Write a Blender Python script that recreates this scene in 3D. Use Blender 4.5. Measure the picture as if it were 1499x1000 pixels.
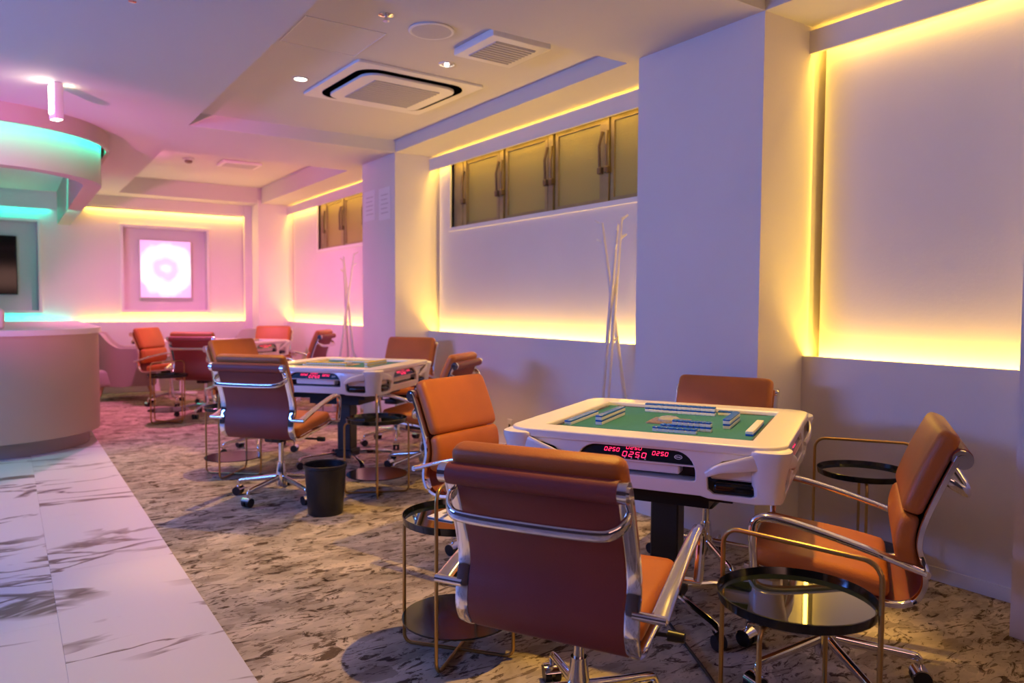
import bpy, bmesh, math, random
from math import sin, cos, pi, radians as R, sqrt
from mathutils import Vector, Matrix
random.seed(7)
for o in list(bpy.data.objects): bpy.data.objects.remove(o)
S = bpy.context.scene
COL = S.collection

# ------------------------------------------------------------------ camera
cd = bpy.data.cameras.new('camera'); cam = bpy.data.objects.new('camera', cd); COL.objects.link(cam)
S.camera = cam
F_PX, YAW, PITCH, ROLL, CAMH = 1092.0, R(34.15), R(2.84), R(0.30), 1.23
cd.sensor_width = 36.0; cd.lens = F_PX / 1499.0 * 36.0; cd.clip_start = 0.05; cd.clip_end = 100
fwd = Vector((sin(YAW)*cos(PITCH), cos(YAW)*cos(PITCH), -sin(PITCH)))
rt = Vector((cos(YAW), -sin(YAW), 0)); up = rt.cross(fwd)
rt2 = rt*cos(ROLL) + up*sin(ROLL); up2 = -rt*sin(ROLL) + up*cos(ROLL)
cam.matrix_world = Matrix((( rt2.x, up2.x, -fwd.x, 0), (rt2.y, up2.y, -fwd.y, 0), (rt2.z, up2.z, -fwd.z, CAMH), (0, 0, 0, 1)))
cd.dof.use_dof = True; cd.dof.focus_distance = 2.5; cd.dof.aperture_fstop = 2.8

# ------------------------------------------------------------------ world, exposure
W = bpy.data.worlds.new('world'); S.world = W; W.use_nodes = True
W.node_tree.nodes['Background'].inputs[0].default_value = (0.30, 0.24, 0.42, 1)
W.node_tree.nodes['Background'].inputs[1].default_value = 0.05
S.view_settings.view_transform = 'Standard'; S.view_settings.look = 'None'
S.view_settings.exposure = -0.12; S.view_settings.gamma = 1.0; S.view_settings.use_curve_mapping = False

# ------------------------------------------------------------------ lamps of the room and added fills
YEL = (1.0, 0.60, 0.07); WARM = (1.0, 0.57, 0.10); TEAL = (0.0, 0.75, 0.50); PINK = (1.0, 0.17, 0.56); BLUE = (0.10, 0.26, 1.0); LILAC = (1.0, 0.50, 0.40); ROSE = (1.0, 0.22, 0.58)
def area(name, loc, sx, sy, rot, color, power):
    l = bpy.data.lights.new(name, 'AREA'); l.shape = 'RECTANGLE'; l.size = sx; l.size_y = sy; l.color = color; l.energy = power
    o = bpy.data.objects.new(name, l); COL.objects.link(o); o.location = loc; o.rotation_euler = rot; return o
def spot(name, loc, target, color, power, size=100, blend=0.6, radius=0.035):
    l = bpy.data.lights.new(name, 'SPOT'); l.color = color; l.energy = power; l.spot_size = R(size); l.spot_blend = blend; l.shadow_soft_size = radius
    o = bpy.data.objects.new(name, l); COL.objects.link(o); o.location = loc
    o.rotation_euler = (Vector(target)-Vector(loc)).to_track_quat('-Z', 'Y').to_euler(); return o
UP = (pi, 0, 0); DOWN = (0, 0, 0)
XW, XP, XC = 3.44, 3.52, 3.08          # wainscot face, upper panel face, column face
YB, YBP = 11.36, 11.44                 # back wall wainscot and panel
ZS, ZL, ZC2, ZC3 = 0.97, 2.66, 2.77, 2.88
LEDW = 8.0
for (a, b) in ((-2.0, 0.40), (1.22, 2.36), (3.26, 6.50), (7.32, 10.95)):
    L = b-a; m = (a+b)/2
    area('led_sill', (3.49, m, 0.935), 0.03, L, UP, YEL, LEDW*L*(0.65 if a > 7 else 1))
    area('led_lip', (3.49, m, 2.60), 0.03, L, DOWN, YEL, LEDW*0.5*L)
for y in (2.345, 6.475, 10.925):
    area('led_side', (3.505, y+.012, 1.75), 0.02, 1.5, Vector((-1, -1, 0)).to_track_quat('-Z', 'Y').to_euler(), YEL, 2.6 if y < 3 else 1.5)
area('led_back_sill', (1.9, 11.41, 0.935), 2.2, 0.03, UP, YEL, LEDW*1.4)
area('led_back_lip', (1.95, 11.41, 2.50), 2.1, 0.03, DOWN, YEL, LEDW*0.55*2.1)
area('led_back_sill_teal', (-0.6, 11.41, 0.935), 2.6, 0.03, UP, TEAL, LEDW*1.6)
area('led_back_lip_teal', (-0.8, 11.40, 2.44), 2.6, 0.03, DOWN, TEAL, LEDW*1.0)
spot('downlight_lamp_a', (1.71, 5.12, 2.735), (1.71, 5.12, 0), WARM, 150, 80, 0.3)
spot('downlight_lamp_c', (1.98, 1.95, 2.735), (1.58, 2.32, 0), WARM, 215, 67, 0.25)
spot('downlight_lamp_d', (1.39, 9.05, 2.85), (1.7, 9.2, 0), ROSE, 270, 150, 0.6)
spot('ceiling_spot_lamp', (0.33, 5.80, 2.40), (0.1, 5.3, 0), (1, .85, .33), 18, 90, 0.4)
# added unseen coloured fills: pink beside the bar, blue on left wall, lilac behind viewpoint
spot('pink_fill_light', (-1.55, 3.45, 1.02), (2.1, 9.2, 2.72), PINK, 850, 44, 1.0, .08)
area('blue_fill_light', (-2.9, 4.2, 1.7), 0.5, 2.6, (0, R(-105), 0), BLUE, 165)
area('lilac_fill_light', (0.2, -2.3, 1.9), 2.6, 0.6, (R(90), 0, 0), LILAC, 15)

# ------------------------------------------------------------------ materials
MATS = {}
def mat(name, col, rough=0.5, metal=0.0, noise=None, bump=None, coat=0.0, emit=None, spec=None, trans=0.0):
    if name in MATS: return MATS[name]
    m = bpy.data.materials.new(name); m.use_nodes = True; nt = m.node_tree; b = nt.nodes['Principled BSDF']
    b.inputs['Base Color'].default_value = (*col, 1); b.inputs['Roughness'].default_value = rough; b.inputs['Metallic'].default_value = metal
    if coat: b.inputs['Coat Weight'].default_value = coat
    if spec is not None: b.inputs['Specular IOR Level'].default_value = spec
    if trans: b.inputs['Transmission Weight'].default_value = trans
    if emit: b.inputs['Emission Color'].default_value = (*emit[0], 1); b.inputs['Emission Strength'].default_value = emit[1]
    if noise or bump:
        tc = nt.nodes.new('ShaderNodeTexCoord')
    if noise:
        sc, amt = noise
        n = nt.nodes.new('ShaderNodeTexNoise'); n.inputs['Scale'].default_value = sc; n.inputs['Detail'].default_value = 5
        nt.links.new(tc.outputs['Object'], n.inputs['Vector'])
        r = nt.nodes.new('ShaderNodeValToRGB'); r.color_ramp.elements[0].position = .3; r.color_ramp.elements[1].position = .7
        r.color_ramp.elements[0].color = (*[max(0, c*(1-amt)) for c in col], 1); r.color_ramp.elements[1].color = (*[min(1, c*(1+amt)) for c in col], 1)
        nt.links.new(n.outputs['Fac'], r.inputs['Fac']); nt.links.new(r.outputs['Color'], b.inputs['Base Color'])
    if bump:
        sc, st = bump
        n = nt.nodes.new('ShaderNodeTexNoise'); n.inputs['Scale'].default_value = sc; n.inputs['Detail'].default_value = 4
        nt.links.new(tc.outputs['Object'], n.inputs['Vector'])
        bp = nt.nodes.new('ShaderNodeBump'); bp.inputs['Strength'].default_value = st; bp.inputs['Distance'].default_value = 0.004
        nt.links.new(n.outputs['Fac'], bp.inputs['Height']); nt.links.new(bp.outputs['Normal'], b.inputs['Normal'])
    MATS[name] = m; return m
wallm = mat('white_wallpaper', (.77, .72, .71), .75, bump=(60, .12), noise=(1.2, .03))
darkwall = mat('dark_wall_paint', (.10, .09, .12), .8)
ceilm = mat('ceiling_paint', (.66, .63, .62), .8, bump=(40, .08))
trimm = mat('white_trim', (.82, .80, .78), .45)
counterm = mat('counter_panel', (.52, .38, .28), .55, bump=(80, .08))
chrome = mat('chrome', (.85, .83, .82), .09, 1.0)
leather = mat('cognac_leather', (.50, .145, .027), .45, bump=(260, .25), noise=(5, .10))
leather_edge = mat('cognac_leather_back', (.25, .048, .034), .5, bump=(260, .22), noise=(5, .08))
blackp = mat('black_plastic', (.012, .012, .014), .35)
blackm = mat('black_metal', (.015, .015, .017), .3, .6)
glossb = mat('black_gloss', (.006, .007, .007), .14)
brass = mat('brushed_gold', (.55, .36, .13), .32, 1.0)
tablew = mat('table_white_plastic', (.86, .82, .80), .28, coat=.25)
darkin = mat('table_dark_inside', (.03, .03, .035), .5)
tilew = mat('tile_white', (.88, .87, .85), .25)
tileb = mat('tile_blue', (.015, .13, .60), .25)
tiley = mat('tile_yellow', (.85, .62, .03), .3)
red_led = mat('red_digit', (.3, .0, .02), .4, emit=((1.0, .02, .10), 3.5))
white_ink = mat('white_print', (.75, .75, .7), .5)
alu = mat('bronze_aluminium', (.30, .24, .13), .45, .25, noise=(8, .15))
handlem = mat('window_handle_metal', (.16, .11, .07), .4, .4)
tubfab = mat('armchair_fabric', (.45, .38, .36), .85, bump=(200, .2))
woodleg = mat('wood_leg', (.55, .36, .18), .5, noise=(20, .2))
paperm = mat('paper', (.85, .83, .84), .7)
grillem = mat('grille_grey', (.50, .48, .50), .6)
lampw = mat('lamp_on', (1, .95, .8), .5, emit=((1, .88, .6), 18))
screenm = mat('tv_black', (.004, .004, .005), .08)
speakerm = mat('speaker_mesh', (.58, .56, .60), .7, bump=(900, .4))

def felt_mat():
    return mat('green_felt', (.03, .19, .25), .9, bump=(900, .3), noise=(30, .06))
feltm = felt_mat()

def carpet_mat():
    m = bpy.data.materials.new('carpet_brushstroke'); m.use_nodes = True; nt = m.node_tree; b = nt.nodes['Principled BSDF']
    L = nt.links.new; N = nt.nodes.new
    tc = N('ShaderNodeTexCoord')
    def noise(scale, detail, rough, sx, sy, rot, dist=0.0):
        mp = N('ShaderNodeMapping'); mp.inputs['Scale'].default_value = (sx, sy, 1); mp.inputs['Rotation'].default_value = (0, 0, rot)
        L(tc.outputs['Object'], mp.inputs['Vector'])
        n = N('ShaderNodeTexNoise'); n.inputs['Scale'].default_value = scale; n.inputs['Detail'].default_value = detail; n.inputs['Roughness'].default_value = rough; n.inputs['Distortion'].default_value = dist
        L(mp.outputs['Vector'], n.inputs['Vector']); return n
    def ramp(src, stops):
        r = N('ShaderNodeValToRGB'); e = r.color_ramp.elements
        e[0].position = stops[0][0]; e[0].color = (*stops[0][1], 1); e[1].position = stops[1][0]; e[1].color = (*stops[1][1], 1)
        for p, c in stops[2:]: q = e.new(p); q.color = (*c, 1)
        L(src, r.inputs['Fac']); return r
    base = ramp(noise(3.5, 4, .6, 1, 1.6, R(35), .6).outputs['Fac'], [(.35, (.42, .345, .25)), (.62, (.66, .56, .42))])
    # angular paint chips: flat shards of slightly different beige
    mp = N('ShaderNodeMapping'); mp.inputs['Scale'].default_value = (1.0, 2.0, 1); mp.inputs['Rotation'].default_value = (0, 0, R(-35)); L(tc.outputs['Object'], mp.inputs['Vector'])
    wn = N('ShaderNodeTexNoise'); wn.inputs['Scale'].default_value = 9; wn.inputs['Detail'].default_value = 6; L(mp.outputs['Vector'], wn.inputs['Vector'])
    mx = N('ShaderNodeMixRGB'); mx.blend_type = 'LINEAR_LIGHT'; mx.inputs[0].default_value = .09; L(mp.outputs['Vector'], mx.inputs[1]); L(wn.outputs['Color'], mx.inputs[2])
    v = N('ShaderNodeTexVoronoi'); v.inputs['Scale'].default_value = 8; v.inputs['Randomness'].default_value = 1; L(mx.outputs[0], v.inputs['Vector'])
    c2 = ramp(v.outputs['Color'], [(.10, (.62, .58, .55)), (.40, (.95, .95, .95)), (.9, (1.15, 1.13, 1.1))])
    mul = N('ShaderNodeMixRGB'); mul.blend_type = 'MULTIPLY'; mul.inputs[0].default_value = .9; L(base.outputs[0], mul.inputs[1]); L(c2.outputs[0], mul.inputs[2])
    # dark brush fragments in two directions
    d1 = ramp(noise(7.5, 9, .68, 1, 2.3, R(38), 1.3).outputs['Fac'], [(.405, (.24, .20, .165)), (.455, (1, 1, 1))])
    d2 = ramp(noise(10, 8, .66, 1, 2.6, R(-28), 1.6).outputs['Fac'], [(.385, (.34, .29, .25)), (.43, (1, 1, 1))])
    m1 = N('ShaderNodeMixRGB'); m1.blend_type = 'MULTIPLY'; m1.inputs[0].default_value = 1; L(mul.outputs[0], m1.inputs[1]); L(d1.outputs[0], m1.inputs[2])
    mul2 = N('ShaderNodeMixRGB'); mul2.blend_type = 'MULTIPLY'; mul2.inputs[0].default_value = .9; L(m1.outputs[0], mul2.inputs[1]); L(d2.outputs[0], mul2.inputs[2])
    L(mul2.outputs[0], b.inputs['Base Color']); b.inputs['Roughness'].default_value = .95; b.inputs['Specular IOR Level'].default_value = .1
    fb = N('ShaderNodeTexNoise'); fb.inputs['Scale'].default_value = 500; L(tc.outputs['Object'], fb.inputs['Vector'])
    bp = N('ShaderNodeBump'); bp.inputs['Strength'].default_value = .5; bp.inputs['Distance'].default_value = .004; L(fb.outputs['Fac'], bp.inputs['Height']); L(bp.outputs[0], b.inputs['Normal'])
    return m
carpetm = carpet_mat()

def marble_mat():
    m = bpy.data.materials.new('white_veined_marble'); m.use_nodes = True; nt = m.node_tree; b = nt.nodes['Principled BSDF']
    L = nt.links.new; N = nt.nodes.new
    tc = N('ShaderNodeTexCoord'); oi = N('ShaderNodeObjectInfo')
    ad = N('ShaderNodeVectorMath'); ad.operation = 'MULTIPLY_ADD'; ad.inputs[1].default_value = (1, 1, 1)
    sc = N('ShaderNodeVectorMath'); sc.operation = 'SCALE'; sc.inputs[0].default_value = (13, 29, 7); L(oi.outputs['Random'], sc.inputs['Scale'])
    L(tc.outputs['Object'], ad.inputs[0]); L(sc.outputs[0], ad.inputs[2])
    def vein(rot, scale, st, dist, lo, hi):
        mp = N('ShaderNodeMapping'); mp.inputs['Rotation'].default_value = (0, 0, rot); mp.inputs['Scale'].default_value = (st, 1, 1); L(ad.outputs[0], mp.inputs['Vector'])
        n = N('ShaderNodeTexNoise'); n.inputs['Scale'].default_value = scale; n.inputs['Detail'].default_value = 6; n.inputs['Roughness'].default_value = .5; n.inputs['Distortion'].default_value = dist
        L(mp.outputs[0], n.inputs['Vector'])
        s = N('ShaderNodeMath'); s.operation = 'SUBTRACT'; s.inputs[1].default_value = .5; L(n.outputs['Fac'], s.inputs[0])
        a = N('ShaderNodeMath'); a.operation = 'ABSOLUTE'; L(s.outputs[0], a.inputs[0])
        r = N('ShaderNodeMapRange'); r.inputs[1].default_value = lo; r.inputs[2].default_value = hi; L(a.outputs[0], r.inputs[0])
        # broken veins: mask by a second noise
        n2 = N('ShaderNodeTexNoise'); n2.inputs['Scale'].default_value = 1.8; n2.inputs['Detail'].default_value = 3; L(mp.outputs[0], n2.inputs['Vector'])
        r2 = N('ShaderNodeMapRange'); r2.inputs[1].default_value = .47; r2.inputs[2].default_value = .53; L(n2.outputs['Fac'], r2.inputs[0])
        mxx = N('ShaderNodeMath'); mxx.operation = 'MAXIMUM'; L(r.outputs[0], mxx.inputs[0]); L(r2.outputs[0], mxx.inputs[1]); return mxx
    v1 = vein(R(-38), 1.25, .42, .6, .003, .017); v2 = vein(R(28), 1.5, .36, .9, .003, .015)
    mn = N('ShaderNodeMath'); mn.operation = 'MINIMUM'; L(v1.outputs[0], mn.inputs[0]); L(v2.outputs[0], mn.inputs[1])
    r = N('ShaderNodeValToRGB'); e = r.color_ramp.elements; e[0].position = 0; e[0].color = (.17, .13, .115, 1); e[1].position = 1; e[1].color = (.72, .69, .68, 1)
    q = e.new(.5); q.color = (.42, .37, .35, 1)
    L(mn.outputs[0], r.inputs['Fac']); L(r.outputs[0], b.inputs['Base Color']); b.inputs['Roughness'].default_value = .42
    return m
marblem = marble_mat()

def glass_pat():
    m = bpy.data.materials.new('figured_glass'); m.use_nodes = True; nt = m.node_tree; b = nt.nodes['Principled BSDF']
    b.inputs['Base Color'].default_value = (.36, .31, .10, 1); b.inputs['Roughness'].default_value = .45; b.inputs['Specular IOR Level'].default_value = .3
    tc = nt.nodes.new('ShaderNodeTexCoord'); n = nt.nodes.new('ShaderNodeTexVoronoi'); n.inputs['Scale'].default_value = 90
    nt.links.new(tc.outputs['Object'], n.inputs['Vector'])
    bp = nt.nodes.new('ShaderNodeBump'); bp.inputs['Strength'].default_value = .35; bp.inputs['Distance'].default_value = .004
    nt.links.new(n.outputs['Distance'], bp.inputs['Height']); nt.links.new(bp.outputs[0], b.inputs['Normal']); return m
glassm = glass_pat()
trayglass = mat('smoked_glass', (.012, .018, .015), .03, coat=1.0)

def art_mat():
    m = bpy.data.materials.new('lit_ring_picture'); m.use_nodes = True; nt = m.node_tree; b = nt.nodes['Principled BSDF']; L = nt.links.new; N = nt.nodes.new
    tc = N('ShaderNodeTexCoord'); nz = N('ShaderNodeTexNoise'); nz.inputs['Scale'].default_value = 6; L(tc.outputs['Object'], nz.inputs['Vector'])
    ln = N('ShaderNodeVectorMath'); ln.operation = 'LENGTH'; L(tc.outputs['Object'], ln.inputs[0])
    ma = N('ShaderNodeMath'); ma.operation = 'MULTIPLY_ADD'; ma.inputs[1].default_value = .16; L(nz.outputs['Fac'], ma.inputs[0]); L(ln.outputs['Value'], ma.inputs[2])
    r = N('ShaderNodeValToRGB'); e = r.color_ramp.elements
    e[0].position = .10; e[0].color = (1, .95, 1, 1); e[1].position = .16; e[1].color = (.95, .52, .92, 1)
    for p, c in ((.22, (.92, .50, .90)), (.29, (1, .93, 1)), (.40, (1, .95, 1)), (.47, (.95, .45, .85)), (.6, (.92, .36, .78))): q = e.new(p); q.color = (*c, 1)
    L(ma.outputs[0], r.inputs['Fac']); L(r.outputs[0], b.inputs['Emission Color']); b.inputs['Emission Strength'].default_value = 1.35
    b.inputs['Base Color'].default_value = (.3, .2, .3, 1); return m
artm = art_mat()

# ------------------------------------------------------------------ mesh helpers
def link(name, me, mats, parent=None, smooth=35):
    if not isinstance(mats, (list, tuple)): mats = [mats]
    for m in mats: me.materials.append(m)
    if smooth:
        me.shade_smooth(); me.set_sharp_from_angle(angle=R(smooth))
    o = bpy.data.objects.new(name, me); COL.objects.link(o)
    if parent: o.parent = parent
    return o
def smoothpts(pts, n=6):
    P = [Vector(p) for p in pts]; out = []
    for i in range(len(P)-1):
        p0 = P[max(i-1, 0)]; p1 = P[i]; p2 = P[i+1]; p3 = P[min(i+2, len(P)-1)]
        for k in range(n):
            t = k/n
            out.append(.5*((2*p1)+(p2-p0)*t+(2*p0-5*p1+4*p2-p3)*t*t+(3*p1-p0-3*p2+p3)*t**3))
    out.append(P[-1]); return out
class MB:
    def __init__(s): s.v = []; s.f = []; s.m = []
    def add(s, vs, fs, mi=0):
        o = len(s.v); s.v += [tuple(v) for v in vs]; s.f += [tuple(i+o for i in f) for f in fs]; s.m += [mi]*len(fs); return s
    def box(s, x0, x1, y0, y1, z0, z1, mi=0):
        vs = [(x, y, z) for z in (z0, z1) for y in (y0, y1) for x in (x0, x1)]
        return s.add(vs, [(0, 2, 3, 1), (4, 5, 7, 6), (0, 1, 5, 4), (2, 6, 7, 3), (0, 4, 6, 2), (1, 3, 7, 5)], mi)
    def bbox(s, x0, x1, y0, y1, z0, z1, b=.01, seg=2, mi=0):
        bm = bmesh.new(); bmesh.ops.create_cube(bm, size=1)
        for v in bm.verts: v.co = Vector(((x0+x1)/2+v.co.x*(x1-x0), (y0+y1)/2+v.co.y*(y1-y0), (z0+z1)/2+v.co.z*(z1-z0)))
        bmesh.ops.bevel(bm, geom=bm.edges[:], offset=b, segments=seg, profile=.5, affect='EDGES', clamp_overlap=True)
        bm.verts.index_update(); s.add([v.co for v in bm.verts], [[v.index for v in f.verts] for f in bm.faces], mi); bm.free(); return s
    def loft(s, rings, caps=True, mi=0, closed=True):
        n = len(rings[0]); vs = [p for r in rings for p in r]; fs = []
        for i in range(len(rings)-1):
            for j in range(n if closed else n-1):
                a = i*n+j; b = i*n+(j+1) % n; fs.append((a, b, b+n, a+n))
        if caps: fs.append(tuple(range(n-1, -1, -1))); fs.append(tuple((len(rings)-1)*n+j for j in range(n)))
        return s.add(vs, fs, mi)
    def sweep(s, pts, a, b=None, upv=(0, 0, 1), n=10, ex=2.0, mi=0, closed=False):
        """section half sizes a (along upv) and b (across); scalars or per-point lists"""
        P = [Vector(p) for p in pts]; N = len(P); rings = []; prev = None
        for i in range(N):
            if closed: t = (P[(i+1) % N]-P[i-1]).normalized()
            else: t = (P[min(i+1, N-1)]-P[max(i-1, 0)]).normalized()
            u = Vector(upv); u = u-t*u.dot(t)
            if u.length < .15: u = (prev or Vector((1, 0, 0))); u = u-t*u.dot(t)
            u.normalize()
            if prev and u.dot(prev) < 0: u = -u
            prev = u; w = t.cross(u)
            aa = a[i] if isinstance(a, (list, tuple)) else a
            bb = (b[i] if isinstance(b, (list, tuple)) else b) if b is not None else aa
            ring = []
            for k in range(n):
                th = 2*pi*(k+.5)/n; c, q = cos(th), sin(th)
                c = math.copysign(abs(c)**(2/ex), c); q = math.copysign(abs(q)**(2/ex), q)
                ring.append(P[i]+u*aa*c+w*bb*q)
            rings.append(ring)
        if closed: rings.append(rings[0]); return s.loft(rings, False, mi)
        return s.loft(rings, True, mi)
    def cyl(s, p, q, r0, r1=None, n=20, mi=0):
        p, q = Vector(p), Vector(q); d = (q-p).normalized(); u = d.orthogonal().normalized(); w = d.cross(u); r1 = r0 if r1 is None else r1
        return s.loft([[c+(u*cos(2*pi*k/n)+w*sin(2*pi*k/n))*r for k in range(n)] for c, r in ((p, r0), (q, r1))], True, mi)
    def lathe(s, prof, n=28, c=(0, 0), mi=0, caps=True):
        return s.loft([[(c[0]+r*cos(2*pi*k/n), c[1]+r*sin(2*pi*k/n), z) for k in range(n)] for r, z in prof], caps, mi)
    def quad(s, a, b, c, d, mi=0): return s.add([a, b, c, d], [(0, 1, 2, 3)], mi)
    def xf(s, M):
        s.v = [tuple(M @ Vector(v)) for v in s.v]; return s
    def build(s, name, mats, parent=None, smooth=35):
        me = bpy.data.meshes.new(name); me.from_pydata(s.v, [], s.f)
        for p, mi in zip(me.polygons, s.m): p.material_index = mi
        bm = bmesh.new(); bm.from_mesh(me); bmesh.ops.recalc_face_normals(bm, faces=bm.faces[:]); bm.to_mesh(me); bm.free()
        return link(name, me, mats, parent, smooth)
def curve_mesh(outlines, extrude, bevel=0.0, res=2):
    """filled 2-D outlines (first is the border, the rest are holes) extruded along z, as mesh data"""
    c = bpy.data.curves.new('outline', 'CURVE'); c.dimensions = '2D'; c.fill_mode = 'BOTH'; c.extrude = extrude; c.bevel_depth = bevel; c.bevel_resolution = res
    for pts in outlines:
        sp = c.splines.new('POLY'); sp.points.add(len(pts)-1)
        for i, p in enumerate(pts): sp.points[i].co = (p[0], p[1], 0, 1)
        sp.use_cyclic_u = True
    o = bpy.data.objects.new('outline', c); COL.objects.link(o)
    dg = bpy.context.evaluated_depsgraph_get(); me = bpy.data.meshes.new_from_object(o.evaluated_get(dg))
    bpy.data.objects.remove(o); bpy.data.curves.remove(c); return me
def rrect(x0, x1, y0, y1, r, n=6):
    if not isinstance(r, (list, tuple)): r = [r]*4
    out = []
    for (cx, cy, a0, rr) in ((x1-r[0], y1-r[0], 0, r[0]), (x0+r[1], y1-r[1], 90, r[1]), (x0+r[2], y0+r[2], 180, r[2]), (x1-r[3], y0+r[3], 270, r[3])):
        for k in range(n+1): a = R(a0+90*k/n); out.append((cx+rr*cos(a), cy+rr*sin(a)))
    return out
def tag(o, label=None, cat=None, group=None, kind=None):
    if label: o['label'] = label
    if cat: o['category'] = cat
    if group: o['group'] = group
    if kind: o['kind'] = kind
    return o
def empty(name, loc=(0, 0, 0), rz=0.0):
    e = bpy.data.objects.new(name, None); COL.objects.link(e); e.location = loc; e.rotation_euler = (0, 0, rz); e.empty_display_size = .1; return e
def copy_tree(o, parent=None):
    c = o.copy(); COL.objects.link(c)
    if parent: c.parent = parent
    for ch in [x for x in o.children]: copy_tree(ch, c)
    return c
def struct(o, label, cat): return tag(o, label, cat, kind='structure')

# ------------------------------------------------------------------ floor
MX = 0.65
struct(MB().box(MX, 3.62, -2.5, 11.6, -.06, 0).build('floor_carpet', carpetm, smooth=0), 'beige and brown brushstroke patterned carpet under the game tables', 'carpet')
fl = struct(MB().box(-3.0, MX, -2.5, 11.6, -.06, -.012).build('floor_marble', trimm, smooth=0), 'white veined marble tile floor beside the bar counter', 'floor')
TW, TL = 0.51, 1.02
tile_me = None
ix = 0
x1 = MX
while x1 > -2.6:
    y = -2.2 + (0.4 if ix % 2 else 0)
    while y < 10.9:
        if tile_me is None:
            o = MB().bbox(-TW/2+.0003, TW/2-.0003, -TL/2+.0002, TL/2-.0002, -.014, 0.002, .0006, 1).build('tile', marblem, fl, 0); tile_me = o.data
        else:
            o = bpy.data.objects.new('tile', tile_me); COL.objects.link(o); o.parent = fl
        o.location = (x1-TW/2, y+TL/2, 0); y += TL
    x1 -= TW; ix += 1

# ------------------------------------------------------------------ walls
def wall_grid(us, vs, holes):
    cells = []
    for i in range(len(us)-1):
        for j in range(len(vs)-1):
            uc, vc = (us[i]+us[i+1])/2, (vs[j]+vs[j+1])/2
            if not any(h[0] < uc < h[1] and h[2] < vc < h[3] for h in holes): cells.append((us[i], us[i+1], vs[j], vs[j+1]))
    return cells
WIN2 = (3.40, 6.22, 1.955, 2.56); WIN3 = (7.60, 9.86, 1.955, 2.56)
mb = MB()
mb.box(XW, XW+.018, -2.5, 11.6, 0, ZS); mb.box(XW+.018, XP, -2.5, 11.6, 0, .90)                     # wainscot with cove gap
for (a, b) in ((-2.5, 0.40), (1.22, 2.325), (3.26, 6.455), (7.32, 10.905)):
    hs = [WIN2, WIN3]
    us = sorted({a, b} | {h[k] for h in hs for k in (0, 1) if a < h[k] < b}); vs = [.88, 1.955, 2.56, 2.80]
    for (u0, u1, v0, v1) in wall_grid(us, vs, hs): mb.box(XP, XP+.10, u0, u1, v0, v1)
mb.box(XP+.10, XP+.16, -2.5, 11.6, 0, 2.95)
for (a, b) in ((-2.5, 0.40), (1.22, 2.37), (3.24, 6.52), (7.31, 10.97)): mb.box(XW, XW+.02, a, b, 2.52, 2.635)   # hanging lip
struct(mb.build('wall_right', wallm, smooth=0), 'off-white right wall with glowing yellow recessed niches above the ledge', 'wall')
for (a, b) in ((0.40, 1.22), (2.37, 3.24), (6.52, 7.31), (10.97, 11.6)):
    pass
cols = [((-2.5, 1.215), 'white square pillar at the right edge of the photo'), ((2.37, 3.24), 'broad lilac-lit pillar behind the nearest game table'),
        ((6.53, 7.31), 'white pillar with two paper notices pinned on it'), ((10.97, 11.5), 'far corner pillar beside the pink back wall')]
for k, ((a, b), lab) in enumerate(cols):
    if k == 0: a = 0.42
    x0 = XC if k < 3 else 3.03
    struct(MB().box(x0, XP+.11, a, b, 0, ZL+.05).build('column', wallm, smooth=0), lab, 'pillar')
# back wall with two framed recesses
ART = (1.34, 2.42, 1.13, 2.26); TVR = (-0.75, 0.36, 1.12, 2.26)
mb = MB(); mb.box(-3.0, 3.6, YB, YB+.018, 0, ZS); mb.box(-3.0, 3.6, YB+.018, YBP, 0, .90)
for (u0, u1, v0, v1) in wall_grid([-3.0, TVR[0], TVR[1], ART[0], ART[1], 3.6], [.88, 1.12, 1.13, 2.26, 2.80], [ART, TVR]): mb.box(u0, u1, YBP, YBP+.14, v0, v1)
mb.box(-3.0, 3.6, YBP+.14, YBP+.2, 0, 2.95)
mb.box(0.66, 3.05, YB, YB+.02, 2.52, 2.66)
mb.box(2.93, 3.05, YB-.02, YB+.06, 0, 2.66)
struct(mb.build('wall_back', wallm, smooth=0), 'pink-lit back wall with glowing ledge and two framed recesses', 'wall')
struct(MB().box(-3.1, -3.0, -2.5, 11.6, 0, 2.95).build('wall_left', darkwall, smooth=0), 'plain dark left wall beyond the bar', 'wall')
struct(MB().box(-3.1, 3.7, -2.6, -2.5, 0, 2.95).build('wall_front', darkwall, smooth=0), 'plain dark wall behind the viewpoint', 'wall')
def frame_trim(name, h, y, w, d, lab):
    mb = MB(); x0, x1, z0, z1 = h
    mb.box(x0-w, x1+w, y-d, y+.0, z1, z1+w); mb.box(x0-w, x1+w, y-d, y, z0-w, z0); mb.box(x0-w, x0, y-d, y, z0, z1); mb.box(x1, x1+w, y-d, y, z0, z1)
    struct(mb.build(name, trimm, smooth=0), lab, 'trim')
frame_trim('trim_1', ART, YBP, .035, .03, 'white moulding around the recess of the glowing pink picture')
frame_trim('trim_2', TVR, YBP, .035, .03, 'white moulding around the recess of the wall television')
# baseboards
struct(MB().box(XW-.010, XW, 1.215, 2.37, 0, .06).box(XW-.010, XW, 3.24, 6.53, 0, .06).box(XW-.010, XW, 7.31, 10.97, 0, .06).build('baseboard_right', trimm, smooth=0), 'thin white skirting along the foot of the right wall', 'skirting')
struct(MB().box(0.7, 3.03, YB-.010, YB, 0, .06).build('baseboard_back', trimm, smooth=0), 'thin white skirting along the foot of the back wall', 'skirting')

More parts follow.
